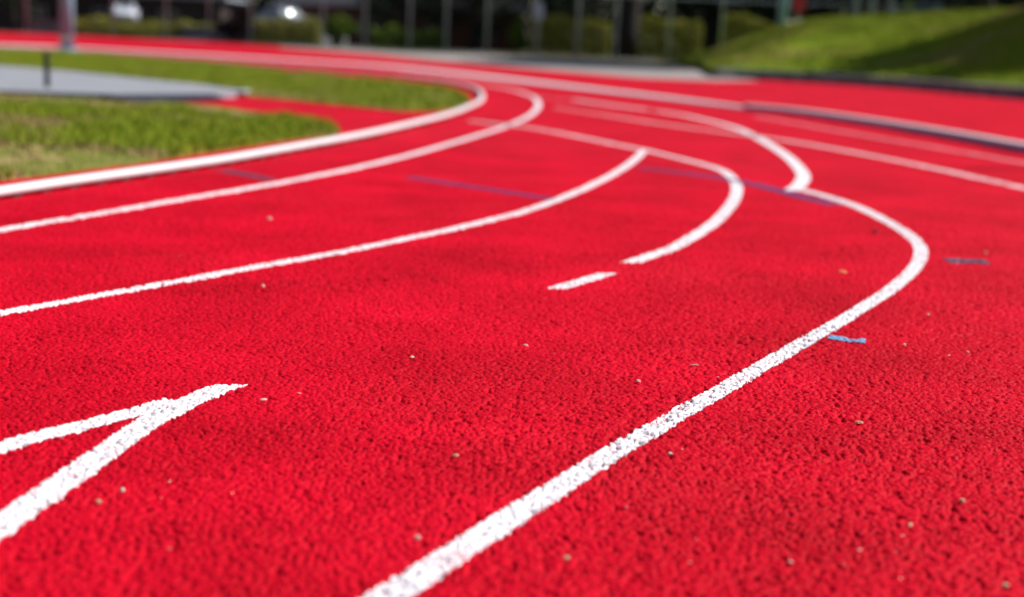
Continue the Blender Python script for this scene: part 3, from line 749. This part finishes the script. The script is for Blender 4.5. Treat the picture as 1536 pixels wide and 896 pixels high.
# ------------------------------------------------------------------ parked cars
def car(name, label, loc, rz, paint):
    t = thing(name, label, 'car', loc, rz, 'cars parked behind the fence')
    W = .86
    # side profile stations along x: (x, z_low, z_belt)
    st_ = [(-2.15, .42, .80, .80), (-2.05, .30, .92, .92), (-1.5, .26, .98, .98), (-.9, .25, 1.0, 1.0), (0, .25, 1.0, 1.0), (.9, .25, .98, .98), (1.6, .27, .90, .90), (2.05, .32, .76, .76), (2.15, .42, .66, .66)]
    b = MB(); b.loft([[(x, y * W * (1 - .10 * (abs(x) > 2.0)), z) for y, z in ((-.9, lo), (-1, lo + .18), (-1, zb - .12), (-.9, zb), (.9, zb), (1, zb - .12), (1, lo + .18), (.9, lo))] for x, lo, zb, _ in st_])
    b.build('body', MT[paint], t, True)
    c = MB(); c.loft([[(x + sh, y * w_, z) for x, y in ((-1.75, -1), (.95, -1), (.95, 1), (-1.75, 1))] for z, w_, sh in ((.985, .80, 0),)] + [[(x, y, 1.43) for x, y in ((-1.25, -.66), (.42, -.66), (.42, .66), (-1.25, .66))]] + [[(x, y, 1.47) for x, y in ((-1.1, -.58), (.28, -.58), (.28, .58), (-1.1, .58))]])
    c.build('cabin', MT[paint], t)
    for s in (-1, 1):      # side glass, set proud of the cabin
        MB().add([(-1.5, s * .79, 1.05), (.72, s * .79, 1.05), (.12, s * .69, 1.38), (-1.18, s * .69, 1.38)], [(0, 1, 2, 3)]).build('side_window', MT['glass'], t)
    Rw, e0_ = 1.6, math.radians(33); gw = MB(); nu, nv_ = 14, 10; pv = []
    for i in range(nv_ + 1):
        for j in range(nu + 1):
            al = (i / nv_ - .5) * .38; be = (j / nu - .5) * .80
            n3 = Vector((math.cos(al) * math.cos(be), math.sin(be), math.sin(al) * math.cos(be)))
            n3 = Matrix.Rotation(-e0_, 3, 'Y') @ n3
            c3 = Vector((.76, 0, 1.20)) - Matrix.Rotation(-e0_, 3, 'Y') @ Vector((Rw, 0, 0))
            pv.append(tuple(c3 + n3 * Rw))
    gw.add(pv, [(i * (nu + 1) + j, i * (nu + 1) + j + 1, (i + 1) * (nu + 1) + j + 1, (i + 1) * (nu + 1) + j) for i in range(nv_) for j in range(nu)])
    gw.build('windscreen', MT['screen'], t, True)
    MB().add([(-1.73, -.7, 1.05), (-1.73, .7, 1.05), (-1.32, .6, 1.39), (-1.32, -.6, 1.39)], [(3, 2, 1, 0)]).build('rear_window', MT['glass'], t)
    for x in (-1.35, 1.35):
        for s in (-1, 1):
            w = MB(); w.loft([[(x + r * math.cos(2 * math.pi * j / 20), s * y, .32 + r * math.sin(2 * math.pi * j / 20)) for j in range(20)] for r, y in ((.28, .68), (.32, .70), (.32, .86), (.28, .885))])
            wh = w.build('wheel', MT['tyre'], t)
            MB().loft([[(x + r * math.cos(2 * math.pi * j / 14), s * y, .32 + r * math.sin(2 * math.pi * j / 14)) for j in range(14)] for r, y in ((.2, .87), (.2, .893), (.06, .90))]).build('rim', MT['chrome'], wh)
    for s in (-1, 1):
        MB().box((2.10, s * .58, .62), (.12, .34, .14), .03).build('headlight', MT['chrome'], t)
        MB().box((-2.10, s * .60, .80), (.12, .26, .16), .03).build('tail_light', MT['redlens'], t)
        MB().box((.62, s * .93, 1.02), (.12, .18, .12), .03).build('wing_mirror', MT[paint], t)
    MB().box((2.13, 0, .45), (.10, 1.5, .16), .03).build('bumper', MT['dark'], t)
    return t
P_ = at(189, 30, 113); car('parked_car', 'white car parked behind the long yellow hedge', (P_[0], 113, 1.0), math.radians(-80), 'whitecar')
P_ = at(426, 30, 101.5); car('parked_car', 'silver car with a glinting windscreen in front of the brick building', (P_[0], 101.5, 1.0), math.radians(-46), 'greycar')
P_ = at(1402, 10, 86); car('parked_car', 'silver car parked beyond the crest of the hill', (P_[0] + .4, 86, 2.35), math.radians(-66), 'greycar')

# galvanised pole, red sign and pale stones at the left shoulder of the hill
P_ = at(1173, 45, 69)
t = thing('utility_pole', 'galvanised steel pole at the left shoulder of the hill', 'pole', (P_[0], 69, P_[2] - .25))
MB().lathe((0, 0, 0), [(.23, 0), (.22, 2.5), (.2, 6)], 20).build('shaft', MT['steel'], t, True)
MB().lathe((0, 0, .2), [(.31, 0), (.31, .05), (.235, .06)], 20).build('base_plate', MT['steel'], t)
P_ = at(1196, 40, 68)
t = thing('warning_sign', 'red sign on a thin post beside the steel pole', 'sign', (P_[0], 68, P_[2] - .3))
MB().lathe((0, .02, 0), [(.035, 0), (.035, 2.2)], 10).build('post', MT['fpost'], t, True)
MB().box((0, -.03, 1.42), (.50, .02, .95), .01).build('panel', MT['signred'], t)
for k, (px, py, s, lb) in enumerate([(1184, 38, .30, 'low pale stone against the steel pole'), (1197, 37, .34, 'larger pale stone under the red sign'), (1211, 36, .26, 'pale rounded stone right of the red sign')]):
    P_ = at(px, py, 66.5); r = np.random.default_rng(k)
    b = MB(); b.lathe((0, 0, 0), [(.5 * s * 1.6, -.2), (.62 * s * 1.6, .1 * s), (.5 * s * 1.6, .5 * s), (.3 * s * 1.6, .8 * s), (.05, .9 * s)], 11)
    b.v = [(x * r.uniform(.85, 1.15), y * r.uniform(.85, 1.15), z * r.uniform(.9, 1.1)) for x, y, z in b.v]
    o = b.build('stone', MT['stone'], None, True, label=lb, category='stone', group='pale stones on the hill'); o.location = (P_[0], 66.5, P_[2] - .1)

# unseen pole added outside the frame for its thin shadow on the right lanes
t = thing('shadow_pole', 'thin unseen pole added beyond the right edge of the track for its shadow', 'pole', (13.2, 13.3, 0))
MB().lathe((0, 0, 0), [(.06, 0), (.055, 6), (.05, 10.4), (.07, 10.45), (.0, 10.55)], 14).build('shaft', MT['steel'], t, True)
MB().lathe((0, 0, 0), [(.16, 0), (.16, .03), (.07, .04)], 14).build('base_plate', MT['steel'], t)

# ------------------------------------------------------------------ debris on the track
def chip(px, py, L_, w, hgt, mat, label, rz, name='wood_chip', cat='wood chip'):
    p = gp(px, py); z = float(relief(np.array([p[0]]), np.array([p[1]]))[0])
    r = random.Random(px); b = MB(); secs = []
    for i, u in enumerate((-.5, -.3, 0, .28, .5)):
        k = (.35, .9, 1, .8, .25)[i]; bend = .18 * hgt * math.cos(u * 3)
        secs.append([(u * L_ + r.uniform(-.04, .04) * L_, y * w * k * r.uniform(.85, 1.1), zz * hgt * (.5 + .5 * k) + bend) for y, zz in ((-.5, 0), (.5, 0), (.42, .9), (-.1, 1.0), (-.45, .8))])
    b.loft(secs); o = b.build(name, MT[mat], None, False, label=label, category=cat, group='wood chips and leaf bits lying on the track')
    o.location = (p[0], p[1], z + .003); o.rotation_euler = (r.uniform(-.15, .15), r.uniform(-.2, .2), rz)
CH = [
    (1264, 411, .034, .024, .006, 'leafdry', 'orange leaf scrap inside the hook of the broad white line', .1, 'leaf_scrap', 'leaf'),
    (1288, 642, .019, .011, .005, 'wood', 'largest tan wood chip, right of the broad white line', .3, 'wood_chip', 'wood chip'),
    (1041, 554, .022, .004, .003, 'palewood', 'thin pale twig just left of the broad white line', .05, 'twig', 'twig'),
    (957, 579, .012, .008, .005, 'palewood', 'small pale chip left of the broad white line in the sharp zone', .6, 'wood_chip', 'wood chip'),
    (788, 524, .016, .005, .004, 'palewood', 'narrow pale chip near the middle of the photo', .2, 'wood_chip', 'wood chip'),
    (618, 542, .013, .005, .004, 'palewood', 'narrow pale sliver left of the middle of the photo', .7, 'wood_chip', 'wood chip'),
    (395, 608, .016, .005, .004, 'palewood', 'pale sliver right of the tip of the white fork', .5, 'wood_chip', 'wood chip'),
    (450, 595, .016, .004, .003, 'palewood', 'faint thin splinter right of the sliver near the fork', -.2, 'twig', 'twig'),
    (183, 742, .009, .008, .006, 'palewood', 'pale blurred crumb below the white fork, upper of two', .2, 'wood_chip', 'wood chip'),
    (148, 762, .009, .009, .004, 'wood', 'dull blurred crumb below the white fork, lower of two', .9, 'wood_chip', 'wood chip'),
    (626, 815, .010, .009, .006, 'palewood', 'round blurred pale crumb left of the broad line near the bottom edge', .4, 'wood_chip', 'wood chip'),
    (1443, 762, .010, .009, .006, 'wood', 'blurred tan crumb at the lower right of the track', .4, 'wood_chip', 'wood chip'),
    (850, 845, .011, .008, .004, 'wood', 'dull blurred bit right of the broad line near the bottom edge', .8, 'wood_chip', 'wood chip'),
    (1508, 885, .012, .010, .005, 'wood', 'blurred crumb in the bottom right corner', .5, 'wood_chip', 'wood chip'),
    (1365, 795, .014, .006, .004, 'wood', 'dull splinter at the lower right, left of the tan crumb', 1.0, 'wood_chip', 'wood chip'),
    (683, 691, .013, .007, .005, 'wood', 'dull red brown chip in the middle of the near lane', .3, 'wood_chip', 'wood chip'),
    (1005, 687, .010, .008, .005, 'palewood', 'small chip right of the broad line', .3, 'wood_chip', 'wood chip'),
    (1356, 524, .012, .006, .005, 'palewood', 'pale chip right of the blue tick', .7, 'wood_chip', 'wood chip'),
    (1451, 536, .008, .006, .005, 'palewood', 'tiny pale chip near the right edge', .7, 'wood_chip', 'wood chip'),
    (1392, 477, .010, .008, .005, 'palewood', 'tiny chip right of the hook of the broad line', .7, 'wood_chip', 'wood chip'),
    (1478, 383, .016, .012, .007, 'wood', 'blurred chip just above the dark grey smudge', .7, 'wood_chip', 'wood chip'),
    (1312, 352, .030, .018, .010, 'darkbit', 'dark red crumb inside the hook of the broad line', .3, 'rubber_crumb', 'crumb'),
    (404, 333, .020, .016, .010, 'palewood', 'pale crumb between the two inner lane lines', .3, 'wood_chip', 'wood chip'),
    (394, 434, .012, .010, .007, 'palewood', 'pale crumb just below the longest lane line', .3, 'wood_chip', 'wood chip'),
]
for c in CH: chip(*c)
# countless tiny crumbs
n = 34
px = rng.uniform(0, 1536, n); py = 330 + rng.random(n) ** .8 * 560
gpts = np.array([gp(a, b) for a, b in zip(px, py)])
hz = relief(gpts[:, 0], gpts[:, 1])
b = MB()
for (x, y), z in zip(gpts, hz):
    s = random.choice([.0010, .0012, .0014, .002]); a = random.uniform(0, 3.14); l = s * random.uniform(1, 2.5); c, s2 = math.cos(a), math.sin(a)
    b.loft([[(x + (c * i * l - s2 * j * s), y + (s2 * i * l + c * j * s), z + .002 + k * s * 1.1) for i, j in ((-1, -.7), (1, -1), (.8, 1), (-.9, .8))] for k in (0, 1)])
b.build('debris', MT['palewood'], None, kind='stuff', label='tiny pale crumbs scattered over the red track')

# ------------------------------------------------------------------ light
W = bpy.data.worlds.new('World'); S.world = W; W.use_nodes = True
nt = W.node_tree; bg = nt.nodes['Background']; sk = nt.nodes.new('ShaderNodeTexSky'); sk.sky_type = 'NISHITA'; sk.sun_disc = False
SX, SY, EL = 1.0, .25, math.radians(46)
sk.sun_elevation = EL; sk.sun_rotation = math.atan2(SX, SY); sk.air_density = 1.0; sk.dust_density = .6
nt.links.new(sk.outputs[0], bg.inputs[0]); bg.inputs[1].default_value = .05
sl_ = bpy.data.lights.new('sun', 'SUN'); sl_.energy = 5.0; sl_.angle = math.radians(.53); sl_.color = (1, .95, .88)
so = bpy.data.objects.new('sun', sl_); COL.objects.link(so)
dirv = Vector((SX, SY, 0)).normalized() * math.cos(EL) + Vector((0, 0, math.sin(EL)))
so.rotation_euler = dirv.to_track_quat('Z', 'Y').to_euler(); so.location = (30, 10, 40)

S.view_settings.view_transform = 'Standard'; S.view_settings.look = 'None'; S.view_settings.exposure = .46; S.view_settings.gamma = 1
S.view_settings.use_curve_mapping = False
S.cycles.use_denoising = True
S.cycles.max_bounces = 5; S.cycles.diffuse_bounces = 3; S.cycles.glossy_bounces = 2
